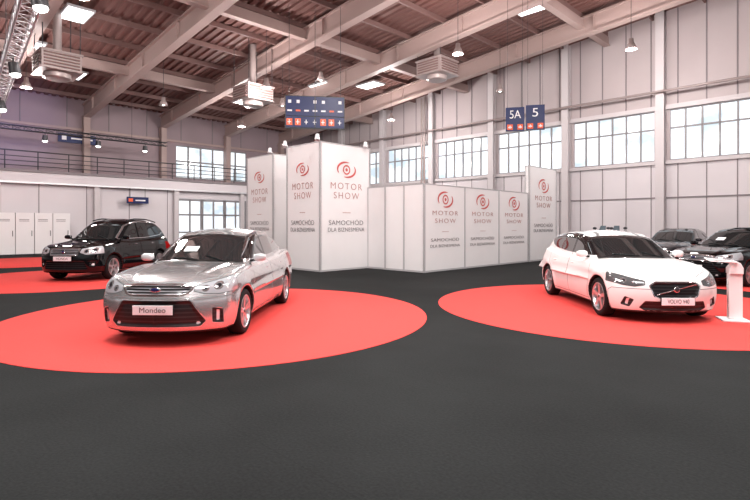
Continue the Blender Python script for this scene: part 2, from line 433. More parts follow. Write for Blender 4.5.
sedan=dict(W0=.925,H=1.54,flare=.02,crown=.045,crease=.018,pf=.40,pn=2.6,zb=.18,wr=.328,Ra=.372,wx=(1.47,-1.38),xc=-.4,wc=.14,tm=.38,bmpz=.645,
 W=Cv([(-2.5,.86),(-2.1,.89),(-1.4,.92),(0,.925),(1.4,.925),(2.0,.89),(2.5,.84)]),Wz=Wzc(),
 Wg=Cv([(-2.3,.68),(-1.6,.76),(-.8,.80),(.3,.80),(1.1,.77),(1.6,.74)]),
 top=Cv([(2.6,.68),(2.42,.78),(2.3,.855),(2.0,.925),(1.5,.985),(1.05,1.02),(.5,1.0),(-1,1.03),(-1.7,1.08),(-2.15,1.10),(-2.4,1.06),(-2.6,.95)]),
 xf=Cv([(.1,2.30),(.22,2.39),(.35,2.43),(.5,2.44),(.62,2.43),(.68,2.40),(.79,2.35),(.87,2.24),(1,1.95)],5),
 xr=Cv([(.1,-2.25),(.25,-2.36),(.5,-2.42),(.8,-2.41),(1.05,-2.36),(1.2,-2.2)],7),
 roof=Cv([(1.7,.63),(1.12,.99),(.32,1.41),(.06,1.495),(-.4,1.535),(-.9,1.515),(-1.35,1.43),(-1.9,1.21),(-2.2,1.07),(-2.6,.80)],11),
 wsx=.24,rwx=-1.35,
 sidewin=[(.80,1.06),(.22,1.365),(-.10,1.44),(-.45,1.465),(-.9,1.44),(-1.25,1.37),(-1.64,1.20),(-1.5,1.14),(-.6,1.08),(.3,1.055)],
 grille=[(0,.80),(.30,.795),(.45,.775),(.39,.71),(.31,.695),(0,.695)],
 blackf=[[(0,.605),(.44,.605),(.61,.34),(.55,.28),(0,.28)],[(.70,.50),(.80,.47),(.80,.30),(.70,.32)]],
 lamp=[(.50,.795),(.48,.735),(.60,.70),(.76,.69),(.97,.715),(.97,.93),(.84,.885),(.66,.835)],lampx=1.80,lampc=(.52,.54,.57),
 lampin=[(.60,.755,.030),(.74,.785,.042)],
 fog=[[(.735,.47),(.76,.465),(.755,.33),(.73,.335)],[(.50,.33),(.54,.33),(.555,.305),(.51,.30)]],
 doorF=[(.95,.98),(.98,.6),(.90,.30),(-.12,.30),(-.14,1.0),(-.15,1.48),(.05,1.46),(.32,1.36)],
 doorR=[(-.18,.30),(-.18,1.48),(-.8,1.47),(-1.2,1.40),(-1.38,1.1),(-1.30,.85),(-1.0,.62),(-.95,.30)],
 hood=[(2.26,0),(2.22,.40),(2.0,.66),(1.5,.78),(1.0,.80),(1.0,0)],
 mirror=(.72,.88,1.07),handles=(.10,-.95),hz=.87,plate=(2.47,.50),badge=(2.40,.752),wipx=1.03,nsp=5,wst=2,barp=.036,paper=True)

hatch=dict(sedan); hatch.update(W0=.90,H=1.49,wr=.335,Ra=.378,wx=(1.31,-1.335),pf=.38,pn=2.5,xc=-.4,tm=.38,crown=.055,zb=.17,bmpz=.56,crease=.014,paper=False,
 W=Cv([(-2.3,.84),(-1.9,.88),(-1.3,.90),(0,.885),(1.3,.90),(1.8,.87),(2.3,.81)]),
 Wg=Cv([(-2.2,.72),(-1.6,.765),(-.8,.785),(.3,.78),(1.1,.75),(1.6,.71)]),
 top=Cv([(2.4,.60),(2.15,.72),(2.02,.79),(1.7,.89),(1.25,.965),(.9,1.0),(.3,.99),(-.8,1.04),(-1.5,1.10),(-1.85,1.10),(-2.2,.9)]),
 xf=Cv([(.1,2.02),(.2,2.10),(.32,2.15),(.45,2.17),(.58,2.165),(.68,2.13),(.77,2.04),(.92,1.75)],7),
 xr=Cv([(.1,-1.88),(.25,-1.99),(.5,-2.05),(.85,-2.04),(1.05,-1.98),(1.2,-1.88)],7),
 roof=Cv([(1.6,.64),(1.04,.98),(.32,1.36),(.05,1.445),(-.4,1.485),(-1.0,1.475),(-1.5,1.42),(-1.72,1.36),(-1.98,1.02),(-2.25,.7)],7),
 wsx=.22,rwx=-1.66,
 sidewin=[(.74,1.045),(.18,1.335),(-.15,1.39),(-.5,1.41),(-1.0,1.395),(-1.35,1.345),(-1.58,1.27),(-1.45,1.18),(-1.2,1.12),(-.5,1.07),(.3,1.045)],
 grille=[(0,.665),(.31,.665),(.385,.61),(.33,.46),(.26,.44),(0,.44)],
 blackf=[[(0,.36),(.46,.36),(.52,.26),(.45,.22),(0,.22)],[(.62,.38),(.72,.42),(.76,.30),(.66,.27)]],
 lamp=[(.46,.68),(.47,.63),(.60,.605),(.74,.62),(.94,.68),(.94,.81),(.80,.775),(.62,.72)],lampx=1.60,
 lampin=[(.59,.66,.022),(.72,.69,.028)],lampc=(.13,.135,.14),ringw=.006,ringc=(.6,.62,.65),
 fog=[[(.665,.40),(.69,.405),(.70,.31),(.675,.30)]],
 doorF=[(.86,.96),(.92,.6),(.84,.28),(-.12,.28),(-.14,1.0),(-.15,1.42),(.05,1.39),(.30,1.30)],
 doorR=[(-.18,.28),(-.18,1.42),(-.8,1.41),(-1.15,1.34),(-1.28,1.1),(-1.22,.85),(-.98,.62),(-.93,.28)],
 hood=[(2.0,0),(1.98,.38),(1.75,.64),(1.3,.76),(.93,.77),(.93,0)],
 mirror=(.64,.86,1.05),handles=(.05,-.92),hz=.84,plate=(2.195,.375),badge=(2.16,.56),badgew=.048,badgeh=.048,badgecol='dark',diag=True,wipx=.97,nsp=5,wst=1,barp=.05,barc=(.03,.03,.033),winchrome=False,gcw=.008)

suv=dict(sedan); suv.update(W0=.915,H=1.82,wr=.355,Ra=.405,wx=(1.36,-1.28),zb=.24,pf=.34,pn=2.8,tm=.31,crown=.06,bmpz=.70,paper=False,
 W=Cv([(-2.4,.86),(-1.3,.91),(0,.91),(1.3,.915),(1.9,.89),(2.4,.84)]),
 Wz=Cv([(.1,-.10),(.25,-.05),(.4,-.005),(.6,0),(.8,-.003),(.92,-.01),(1.0,-.04),(1.1,-.07),(1.3,-.15)],5),
 Wg=Cv([(-2.3,.76),(-1.6,.81),(-.8,.84),(.3,.84),(1.1,.80),(1.6,.76)]),
 top=Cv([(2.5,.80),(2.28,.92),(2.1,1.01),(1.7,1.08),(1.3,1.12),(1.0,1.15),(.3,1.12),(-1,1.16),(-1.9,1.2),(-2.4,1.1)]),
 xf=Cv([(.1,2.14),(.25,2.24),(.4,2.29),(.6,2.30),(.85,2.28),(.96,2.2),(1.08,1.95)],7),
 xr=Cv([(.1,-2.1),(.3,-2.24),(.6,-2.28),(1.0,-2.25),(1.4,-2.1)],7),
 roof=Cv([(1.7,.82),(1.10,1.16),(.45,1.60),(.15,1.74),(-.3,1.80),(-1.0,1.785),(-1.6,1.70),(-1.95,1.5),(-2.2,1.15),(-2.5,.8)],11),
 wsx=.36,rwx=-1.8,
 sidewin=[(.86,1.19),(.36,1.55),(.10,1.64),(-.4,1.68),(-1.2,1.65),(-1.65,1.54),(-1.85,1.38),(-1.6,1.27),(-.5,1.20)],
 grille=[(0,.93),(.42,.91),(.38,.76),(0,.75)],
 blackf=[[(0,.56),(.55,.56),(.62,.36),(0,.34)],[(.68,.56),(.80,.56),(.78,.42),(.68,.42)]],
 lamp=[(.48,.92),(.46,.82),(.6,.77),(.96,.80),(.96,1.02),(.75,.98)],lampx=1.8,
 lampin=[(.60,.86,.05),(.77,.89,.055)],lampc=(.6,.62,.65),
 fog=[[(.71,.51),(.77,.51),(.77,.46),(.71,.46)]],
 doorF=[(1.0,1.1),(1.0,.6),(.9,.34),(-.1,.34),(-.12,1.6),(.1,1.6),(.4,1.48)],
 doorR=[(-.16,.34),(-.16,1.62),(-.9,1.62),(-1.1,1.2),(-1.0,.75),(-.88,.34)],
 hood=[(2.1,0),(2.05,.5),(1.8,.74),(1.3,.8),(1.02,.8),(1.02,0)],
 mirror=(.80,.90,1.22),handles=(.1,-.9),hz=1.0,hchrome=True,plate=(2.33,.65),badge=(2.29,.845),badgew=.05,badgeh=.045,wipx=1.04,nsp=5,wst=1,barp=.05,rails=True)

HD=-math.pi/2
build_car('silver_sedan',sedan,((.60,.61,.62),.75,.22),(-2.77,8.86,.008),HD-.03,.022,'Mondeo')
build_car('white_hatchback',hatch,((.82,.83,.82),0,.3),(4.84,10.12,.008),HD-.015,.022,'VOLVO V40')
build_car('black_crossover',suv,((.002,.002,.003),.0,.3),(-8.5,16.2,.008),HD-.08,.03,'HONDA',.0)
dk=dict(sedan)
build_car('black_sedan',dk,((.002,.002,.003),.0,.3),(10.5,14.3,.008),math.radians(208),.035,'',.0)
build_car('dark_hatchback',hatch,((.006,.006,.010),.0,.3),(11.8,19.6,0),math.radians(225),.045,None,.1)

# ---------------------------------------------------------------- carpets
def disc(x,y,r):
    b=MB(); b.lathe([(.001,.008),(r-.004,.008),(r,.0065),(r,.0005)],'red','z',128); b.obj('round_red_carpet',loc=(x,y,0))
disc(-2.67,8.97,3.58); disc(4.80,9.88,3.52); disc(-9.2,15.0,3.4); disc(-15.2,21.6,3.4); disc(11.6,14.0,3.3)

# ---------------------------------------------------------------- room (room coords d, v, z)
RO=(-25,25,0); RR=(0,0,-math.pi/4)
def room(b,name,bevel=0): return b.obj(name,loc=RO,rot=RR,bevel=bevel)
def R(d): return 9.45+.09*d if d<36 else 9.45+3.24-.09*(d-36)
D1=58; V0=-30; V1=27.2
b=MB(); b.box((-.3,V0-.3,-.2),(D1+.3,V1+.3,0),'floor'); room(b,'floor')
b=MB(); vs=[]; v=V0; prof=[]
while v<V1:
    for dv,zz in ((0,0),(.18,0),(.22,.09),(.36,.09),(.40,0)): prof.append((v+dv,zz))
    v+=.40
for d in (0,36,D1):
    for (vv,zz) in prof: vs.append((d,vv,R(d)+zz))
n=len(prof); fs=[]
for j in range(2):
    for i in range(n-1): fs.append((j*n+i,j*n+i+1,(j+1)*n+i+1,(j+1)*n+i))
b.add(vs,fs,'deck')
room(b,'ceiling')
b=MB()
def sbox(d0,d1,v0,v1,zo0,zo1,k):
    b.hexa([(d0,v0,R(d0)+zo0),(d1,v0,R(d1)+zo0),(d1,v1,R(d1)+zo0),(d0,v1,R(d0)+zo0),(d0,v0,R(d0)+zo1),(d1,v0,R(d1)+zo1),(d1,v1,R(d1)+zo1),(d0,v1,R(d0)+zo1)],k)
beams=[24.0,19.1,14.2,9.4,4.6,-.2,-5,-9.8,-14.6,-19.4,-24.2]
for vb in beams:
    for (a,c) in ((0,36),(36,D1)):
        sbox(a,c,vb-.06,vb+.06,-1.05,-.28,'beam')
        sbox(a,c,vb-.2,vb+.2,-1.13,-1.05,'beam'); sbox(a,c,vb-.2,vb+.2,-.30,-.24,'beam')
    d=2
    while d<D1:
        b.hexa([(d-.02,vb-.18,R(d)-1.06),(d+.02,vb-.18,R(d)-1.06),(d+.02,vb+.18,R(d)-1.06),(d-.02,vb+.18,R(d)-1.06),(d-.02,vb-.18,R(d)-.28),(d+.02,vb-.18,R(d)-.28),(d+.02,vb+.18,R(d)-.28),(d-.02,vb+.18,R(d)-.28)],'beam'); d+=4
room(b,'roof_beams')
b=MB(); d=1.2
while d<D1:
    b.box((d-.05,V0,R(d)-.24),(d+.05,V1,R(d)-.02),'purlin'); d+=2.2
for d in (7.8,16.6,25.4,34.2):
    b.box((d-.09,V0,R(d)-.72),(d+.09,V1,R(d)-.28),'beam')
    b.box((d-.16,V0,R(d)-.76),(d+.16,V1,R(d)-.70),'beam')
room(b,'roof_purlins')

# right wall
b=MB()
b.box((-.3,V1,0),(D1,V1+.25,4.7),'wallw')
b.hexa([(-.3,V1,7.25),(36,V1,7.25),(36,V1+.25,7.25),(-.3,V1+.25,7.25),(-.3,V1,R(0)+.1),(36,V1,R(36)+.1),(36,V1+.25,R(36)+.1),(-.3,V1+.25,R(0)+.1)],'wallup')
b.hexa([(36,V1,7.25),(D1,V1,7.25),(D1,V1+.25,7.25),(36,V1+.25,7.25),(36,V1,R(36)+.1),(D1,V1,R(D1)+.1),(D1,V1+.25,R(D1)+.1),(36,V1+.25,R(36)+.1)],'wallup')
cols=[4.5+4.7*i for i in range(12)]
for c in cols: b.box((c-.35,V1,4.6),(c+.35,V1+.25,7.3),'wallup')
d=.6
while d<D1-1:
    b.box((d-.02,V1-.02,.12),(d+.02,V1,4.7),'seam')
    b.box((d-.025,V1-.03,7.25),(d+.025,V1,R(d)),'seam'); d+=1.17
b.box((0,V1-.05,2.9),(D1,V1,2.96),'seam')
b.box((0,V1-.12,7.2),(D1,V1,7.42),'col'); b.box((0,V1-.14,4.55),(D1,V1,4.72),'col')
room(b,'wall_right')
b=MB()
for c in cols:
    b.box((c-.05,V1-.38,0),(c+.05,V1-.03,R(c)-.05),'col'); b.box((c-.19,V1-.42,0),(c+.19,V1-.36,R(c)-.05),'col'); b.box((c-.19,V1-.08,0),(c+.19,V1-.03,R(c)-.05),'col')
room(b,'column_row')
wi=0
for i in range(len(cols)-1):
    wi+=1; a=cols[i]+.3; c=cols[i+1]-.3
    b=MB(); b.box((a,V1+.12,4.72),(c,V1+.15,7.2),'win')
    n=6
    for j in range(n+1):
        x=a+(c-a)*j/n; b.box((x-.035,V1+.02,4.7),(x+.035,V1+.12,7.25),'wframe')
    for zz in (4.75,6.3,7.18): b.box((a,V1+.02,zz-.035),(c,V1+.12,zz+.035),'wframe')
    room(b,'window_%d'%wi)
b=MB()
for dd in (13.2,13.45): b.cyl((dd,V1-.5,.1),(dd,V1-.5,R(dd)-.3),.07,'galv')
b.cyl((0,V1-.6,8.0),(D1,V1-.6,8.0),.06,'galv')
room(b,'wall_pipes')
# rear walls of the hall (behind the photographer), with added glowing window bands for fill and car reflections
b=MB(); b.box((D1,V0,0),(D1+.25,V1,4.0),'wallw'); b.box((D1,V0,7.6),(D1+.25,V1,R(D1)+.1),'wallup')
for i in range(12): b.box((D1,V0+i*5.1-.5,4.0),(D1+.25,V0+i*5.1+.5,7.6),'wallup')
room(b,'wall_back')
b=MB(); b.box((D1+.12,V0,4.0),(D1+.16,V1,7.6),'win')
v=V0
while v<V1: b.box((D1+.04,v-.04,4.0),(D1+.12,v+.04,7.6),'wframe'); v+=1.02
b.box((D1+.04,V0,5.8),(D1+.12,V1,5.88),'wframe'); room(b,'window_30')
b=MB(); b.box((0,V0-.25,0),(D1,V0,4.0),'wallw')
b.hexa([(0,V0-.25,7.6),(36,V0-.25,7.6),(36,V0,7.6),(0,V0,7.6),(0,V0-.25,R(0)+.1),(36,V0-.25,R(36)+.1),(36,V0,R(36)+.1),(0,V0,R(0)+.1)],'wallup')
b.hexa([(36,V0-.25,7.6),(D1,V0-.25,7.6),(D1,V0,7.6),(36,V0,7.6),(36,V0-.25,R(36)+.1),(D1,V0-.25,R(D1)+.1),(D1,V0,R(D1)+.1),(36,V0,R(36)+.1)],'wallup')
for i in range(12): b.box((i*5.1-.0,V0-.25,4.0),(i*5.1+1.0,V0,7.6),'wallup')
room(b,'wall_front')
b=MB(); b.box((0,V0-.16,4.0),(D1,V0-.12,7.6),'win')  # added glowing band in the unseen wall, reflects in the cars
d=0
while d<D1: b.box((d-.04,V0-.12,4.0),(d+.04,V0-.04,7.6),'wframe'); d+=1.02
room(b,'window_31')
# left wall
b=MB()
b.box((-.25,V0,4.2),(0,15.2,R(0)+.15),'wallpink'); b.box((-.25,20.9,4.2),(0,V1,R(0)+.15),'wallpink')
b.box((-.25,15.2,4.2),(0,20.9,4.95),'wallpink'); b.box((-.25,15.2,7.35),(0,20.9,R(0)+.15),'wallpink')
v=V0
while v<V1:
    b.box((0,v-.03,7.6),(.03,v+.03,R(0)),'seam'); v+=2.4
b.box((0,V0,7.5),(.15,V1,7.65),'beam')
room(b,'wall_left')
b=MB(); b.box((-.16,15.2,4.95),(-.12,20.9,7.35),'win')
for j in range(7): b.box((-.12,15.2+.95*j-.05,4.95),(-.02,15.2+.95*j+.05,7.35),'wframe')
for zz in (5.0,6.2,7.3): b.box((-.12,15.2,zz-.05),(-.02,20.9,zz+.05),'wframe')
room(b,'window_20')
b=MB()
b.box((2.0,V0,0),(2.2,14.35,3.9),'wallw'); b.box((2.0,19.6,0),(2.2,V1,3.9),'wallw'); b.box((2.0,14.35,3.4),(2.2,19.6,3.9),'wallw')
v=V0+.5
while v<14: b.box((2.2,v-.02,.12),(2.22,v+.02,3.9),'seam'); v+=2.4
room(b,'wall_left_lower')
b=MB(); b.box((0,V0,3.9),(2.55,V1,4.6),'wallw'); b.box((2.55,V0,4.5),(2.62,V1,4.64),'seam'); b.box((2.55,V0,3.88),(2.60,V1,3.98),'alu')
room(b,'mezzanine_floor')
b=MB(); b.box((2.2,V0,0),(2.26,14.35,.35),'base'); room(b,'baseboard_left')
b=MB(); b.box((0,V1-.05,0),(D1,V1,.2),'base'); room(b,'baseboard_right')
b=MB(); v=V0+.4
while v<V1-.2:
    b.cyl((2.5,v,4.6),(2.5,v,5.65),.03,'dark',8); v+=1.5
for zz in (4.85,5.1,5.35,5.65): b.cyl((2.5,V0+.4,zz),(2.5,V1-.4,zz),.022 if zz<5.6 else .035,'dark',8)
room(b,'mezzanine_railing')
b=MB()
for vb in beams:
    b.box((.05,vb-.18,4.6),(.45,vb+.18,R(0)-1.1),'beam')
    b.box((2.25,vb-.15,0),(2.5,vb+.15,3.9),'col')
room(b,'mezzanine_columns')
for i in range(3):
    v0=14.4+1.73*i
    b=MB(); b.box((2.06,v0,.1),(2.10,v0+1.7,3.35),'win')
    for vv in (v0+.05,v0+.86,v0+1.66): b.box((2.10,vv-.05,0.01),(2.19,vv+.05,3.38),'wframe')
    for zz in (.08,1.1,2.3,3.3): b.box((2.10,v0,zz-.06),(2.19,v0+1.7,zz+.06),'wframe')
    room(b,'door_%d'%(i+1))
b=MB()
for i in range(8):
    v0=1.0+.85*i; b.box((2.7,v0,.05),(3.3,v0+.82,2.25),'white'); b.box((3.3,v0+.70,1.0),(3.33,v0+.73,1.3),'dark'); b.box((3.3,v0+.15,1.8),(3.31,v0+.6,1.83),'seam'); b.box((3.3,v0+.15,1.88),(3.31,v0+.6,1.91),'seam')
b.box((2.72,1.0,0),(3.26,7.77,.05),'dark')
room(b,'locker_row',.008)
b=MB(); b.box((0.03,7.9,6.7),(.1,10.0,7.25),'blue'); b.box((.1,8.1,6.85),(.11,8.35,7.1),'signw'); b.box((.1,8.6,6.93),(.11,9.8,7.02),'signw')
room(b,'wall_direction_sign')
b=MB(); b.box((2.63,11.0,2.95),(2.7,12.3,3.35),'blue'); b.box((2.7,11.1,3.05),(2.71,11.35,3.25),'orange'); b.box((2.7,11.5,3.1),(2.71,12.1,3.18),'signw')
b.cyl((2.66,11.2,3.35),(2.66,11.2,3.9),.015,'dark',6); b.cyl((2.66,12.1,3.35),(2.66,12.1,3.9),.015,'dark',6)
room(b,'small_hanging_sign')
def rc(d,v,z):
    e=50-S2*d; return ((S2*v-e)/2,(S2*v+e)/2,z)
# ---------------------------------------------------------------- ceiling units
def heater(d,v,z):
    b=MB()
    b.box((-.75,-.7,-.35),(.75,.7,.35),'galv'); b.box((-.8,-.75,.30),(.8,.75,.38),'galv'); b.box((-.8,-.75,-.38),(.8,.75,-.32),'galv')
    for i in range(5):
        b.box((.75,-.62,-.27+.12*i),(.82,.62,-.22+.12*i),'purlin'); b.box((-.62,-.76,-.27+.12*i),(.62,-.70,-.22+.12*i),'purlin')
    b.lathe([(.5,-.38),(.5,-.55),(.42,-.6),(.001,-.6)],'galv','z',24)
    for sx in (-.7,.7):
        for sy in (-.65,.65): b.cyl((sx,sy,.3),(sx,sy,R(d)-z-.05),.02,'dark',6)
    b.cyl((0,0,.3),(0,0,R(d)-z-.05),.16,'galv',16)
    b.obj('air_heater_unit',loc=rc(d,v,z),rot=RR,bevel=.01)
def w2r(x,y): return ((50-(y-x))/S2,(x+y)/S2)
for (x,y,z) in ((-12.9,20.3,8.1),(-6.1,25,8.1),(3.1,25,9.4),(-1,14,9.2),(14,12,10)): 
    d,v=w2r(x,y); heater(d,v,z)
def lpanel(x,y,w=1.5,l=.9):
    d,v=w2r(x,y); z=R(d)-.35
    b=MB(); b.box((-w/2,-l/2,-.06),(w/2,l/2,-.01),'panelglow')
    b.box((-w/2-.06,-l/2-.06,-.04),(w/2+.06,-l/2,.06),'alu'); b.box((-w/2-.06,l/2,-.04),(w/2+.06,l/2+.06,.06),'alu')
    b.box((-w/2-.06,-l/2,-.04),(-w/2,l/2,.06),'alu'); b.box((w/2,-l/2,-.04),(w/2+.06,l/2,.06),'alu'); b.box((-w/2,-l/2,-.005),(w/2,l/2,.06),'alu')
    for sx in (-.5,.5): b.cyl((sx,0,.05),(sx,0,.36),.015,'dark',6)
    b.obj('ceiling_light_panel',loc=rc(d,v,z),rot=RR)
for (x,y) in ((7.0,22.3),(-12.2,20.4),(-.3,31),(-15.8,22.9),(-3.2,30.5),(2.5,33),(-16,26.5),(0,18),(-9,14)): lpanel(x,y)
def highbay(x,y,z,power,col=(1,.925,.895)):
    d,v=w2r(x,y)
    root=empty('high_bay_lamp',rc(d,v,z),0)
    b=MB(); b.lathe([(.001,.36),(.09,.34),(.10,.18),(.15,.1),(.22,-.10),(.21,-.10),(.13,.08),(.001,.10)],'galv','z',24); b.ell((0,0,-.02),(.08,.08,.08),'lamp',12,8)
    b.cyl((0,0,.34),(0,0,R(d)-z-.1),.012,'dark',6); b.obj('shade',root)
    if power:
        l=bpy.data.lights.new('bulb','POINT'); l.energy=power; l.color=col; l.shadow_soft_size=.35
        lo=bpy.data.objects.new('bulb',l); sc0.collection.objects.link(lo); lo.parent=root; lo.location=(0,0,-.25)
PW=1100
for (x,y,z,p) in ((-8.5,14.5,8.3,PW),(0.0,12.0,8.6,PW),(9,11,8.8,PW),(-15,21.5,7.6,PW*.8),(-5,23,8.0,PW),(3.4,20.5,8.7,PW),(10.5,20.5,8.9,PW),(-8,30,7.6,PW*.8),(1,31,8.2,PW),
                (-3.5,4,9,PW),(4.5,3,9,PW),(-12,6,9,PW),(14,4,9,PW),(0,-6,9,PW),(-5,27,8.1,0),(-11,26,7.9,0),(-2.6,24,8.6,0),(6.5,26,8.6,0)): highbay(x,y,z,p)
def fill_lamp(x,y,z,p,size=2.2):  # added area lamp above the view, for fill and reflections in car paint
    root=empty('added_fill_lamp',(x,y,z),0)
    b=MB(); b.box((-size/2-.05,-size/2-.05,0.02),(size/2+.05,size/2+.05,.12),'dark')
    d,v=w2r(x,y)
    for sx in (-1,1): b.cyl((sx*size*.4,0,.1),(sx*size*.4,0,R(d)-z-.1),.015,'dark',6)
    b.obj('housing',root)
    l=bpy.data.lights.new('added_fill_light','AREA'); l.energy=p; l.size=size; l.color=(1,.98,.97)
    lo=bpy.data.objects.new('added_fill_light',l); sc0.collection.objects.link(lo); lo.parent=root; lo.location=(0,0,0)
fill_lamp(-2.9,6.0,8.6,600,1.6); fill_lamp(4.9,6.5,8.6,600,1.6); fill_lamp(1,1.0,9,400,3)
# ---------------------------------------------------------------- truss
def truss(name,p0,p1,w=.3,lamps=0,k='alu',seg=.5):
    b=MB(); p0=Vector(p0);p1=Vector(p1); dr=(p1-p0); Ln=dr.length; dr.normalize(); up=Vector((0,0,1)); sd=dr.cross(up).normalized(); up=sd.cross(dr)
    o=[sd*w/2+up*w/2,-sd*w/2+up*w/2,-sd*w/2-up*w/2,sd*w/2-up*w/2]
    for q in o: b.cyl(p0+q,p1+q,.024,k,8)
    n=int(Ln/seg)
    for i in range(n):
        a=p0+dr*Ln*i/n; c=p0+dr*Ln*(i+1)/n
        for j in range(4):
            b.cyl(a+o[j],c+o[(j+1)%4],.012,k,5,caps=False)
            b.cyl(a+o[j],a+o[(j+1)%4],.012,k,5,caps=False)
    for i in range(lamps):
        a=p0+dr*Ln*(i+.5)/lamps-Vector((0,0,w/2))
        b.cyl(a,a-Vector((0,0,.15)),.02,'dark',6)
        b.cyl(a-Vector((0,0,.12)),a-Vector((0,0,.42))-sd*.05,.12,'dark',14,.15)
        b.ell(a-Vector((0,0,.44))-sd*.05,(.13,.13,.08),'lamp',12,6)
    for q in [p0+dr*Ln*t for t in (.1,.5,.9)]:
        d,v=w2r(q.x,q.y); b.cyl(q,(q.x,q.y,R(d)-.1),.012,'dark',5)
    return b.obj(name)
truss('lighting_truss',(-18.5,24.0,6.3),(-4.6,7.3,6.3),.35,4)
truss('lighting_truss',rc(3.3,-8,6.75),rc(3.3,13.2,6.75),.22,8,'dark')
def spot(x,y,z,tx,ty,tz,p,col,ang=80):
    l=bpy.data.lights.new('stage_spot','SPOT'); l.energy=p; l.color=col; l.spot_size=math.radians(ang); l.spot_blend=.6; l.shadow_soft_size=.2
    o=bpy.data.objects.new('stage_spot_light',l); sc0.collection.objects.link(o); o.location=(x,y,z)
    o.rotation_euler=(Vector((tx,ty,tz))-Vector((x,y,z))).to_track_quat('-Z','Y').to_euler()
spot(*rc(6,5,6.6),*rc(0,4.5,7.6),450,(.45,.40,1.0))
# ---------------------------------------------------------------- hanging signs
def hsign(name,x,y,zb,zt,w,rz,txt):
    root=empty(name,(x,y,0),rz)
    b=MB(); b.box((-w/2,-.05,zb),(w/2,.05,zt),'blue')
    b.box((-w*.42,-.065,zb+.05),(-w*.12,-.05,zb+.05+w*.30),'orange'); b.box((w*.12,-.065,zb+.05),(w*.42,-.05,zb+.05+w*.30),'orange')
    for cx in (-w*.27,w*.27):
        b.box((cx-.02,-.07,zb+.10),(cx+.02,-.065,zb+w*.30),'signw'); b.box((cx-.07,-.07,zb+.12),(cx+.07,-.065,zb+.17),'signw')
    d,v=w2r(x,y)
    for sx in (-w*.4,w*.4): b.cyl((sx,0,zt),(sx,0,R(d)-.1),.008,'dark',6)
    b.obj('panel',root,bevel=.005)
    text('number',txt,(0,-.056,zb+(zt-zb)*.68),(math.pi/2,0,0),w*.30*len(txt),(zt-zb)*.34,'signw',root)
hsign('hanging_gate_sign',5.60,20,5.35,6.30,.72,math.radians(-12),'5A')
hsign('hanging_gate_sign',6.44,20.1,5.42,6.42,.72,math.radians(-12),'5')
root=empty('hanging_direction_sign',(-2.35,19.6,0),math.radians(8))
b=MB(); b.box((-1.12,-.08,5.85),(1.12,.08,6.6),'blue'); b.box((-1.12,-.08,5.40),(1.12,.08,5.82),'blue'); b.box((-1.16,-.05,5.36),(1.16,.05,6.64),'dark')
for i in range(7):
    x=-.98+.325*i
    if i not in (2,5): b.box((x-.06,-.095,6.34),(x+.06,-.08,6.46),'signw')
    b.box((x-.09,-.095,6.02),(x+.09,-.08,6.08),'orange' if i in (1,5) else 'signw')
    if i in (0,1,4,5):
        b.box((x-.12,-.095,5.48),(x+.10,-.08,5.74),'orange')
    b.box((x-.03,-.10,5.52),(x,-.095,5.70),'signw'); b.box((x-.08,-.10,5.59),(x+.05,-.095,5.62),'signw')
b.box((-.02,-.1,5.38),(.02,-.08,6.62),'dark')
for sx in (-1,0,1): b.cyl((sx,0,6.6),(sx,0,10.2),.01,'dark',6)
b.obj('panel',root)
# ---------------------------------------------------------------- booth
booth=empty('exhibition_booth',(0,0,0))
def panel(p,ang,w,h,th=.06,k='white',z0=.02):
    b=MB(); T=Matrix.Translation((p[0],p[1],0))@Matrix.Rotation(ang,4,'Z')
    b.box((.03,0,z0+.04),(w-.03,th,h-.04),k,T)
    b.box((0,-.012,0),(.035,th+.01,h),'frame',T); b.box((w-.035,-.012,0),(w,th+.01,h),'frame',T)
    b.box((.03,-.008,0),(w-.03,th+.01,.06),'frame',T); b.box((.03,-.008,h-.04),(w-.03,th+.01,h),'frame',T)
    b.obj('panel',booth)
def print_on(p,ang,w,h,zl=.80,zm=.665,zs=.59,zt=.375,zu=.32):
    T=Matrix.Translation((p[0],p[1],0))@Matrix.Rotation(ang,4,'Z')
    def P(x,z,off=-.012): return T@Vector((x,off,z))
    cx=w/2; r=(math.pi/2,0,ang)
    text('print_motor','MOTOR',P(cx,h*zm),r,w*.62,h*.050,'ptext',booth,.002,-.012,1.3); text('print_show','SHOW',P(cx,h*zs),r,w*.50,h*.050,'ptext',booth,.002,-.012,1.3)
    text('print_car','SAMOCHÓD',P(cx,h*zt),r,w*.68,h*.046,'gtext',booth,.002,-.012,1.05); text('print_for','DLA BIZNESMENA',P(cx,h*zu),r,w*.72,h*.032,'gtext',booth,.002,-.012,1.05)
    b=MB(); R0=w*.13
    b.box((cx-w*.08,-.014,h*.455),(cx+w*.08,-.012,h*.459),'ptext',T)
    def ringarc(cx_,cz,rx,rz,t0,t1,wd,k='logo',n=28,tap=True):
        vs=[];fs=[]
        for i in range(n+1):
            f=i/n; t=t0+(t1-t0)*f; ww=wd*(abs(math.sin(math.pi*f))**.6 if tap else 1)
            for sgn in (-1,1):
                q=P(cx_+(rx+sgn*ww/2)*math.cos(t),cz+(rz+sgn*ww/2)*math.sin(t),-.014); vs.append(q)
        for i in range(n): fs.append((2*i,2*i+1,2*i+3,2*i+2))
        b.add(vs,fs,k)
    cz=h*zl
    ringarc(cx,cz,R0*.48,R0*.48,0,2*math.pi,R0*.16,tap=False)
    ringarc(cx,cz,R0*.10,R0*.10,0,2*math.pi,R0*.16,tap=False)
    ringarc(cx,cz,R0*1.35,R0*.85,math.radians(70),math.radians(215),R0*.24)
    ringarc(cx,cz,R0*1.35,R0*.85,math.radians(250),math.radians(395),R0*.24)
    b.obj('print_logo',booth)
q=math.pi/4; a=1/S2
HT=4.46
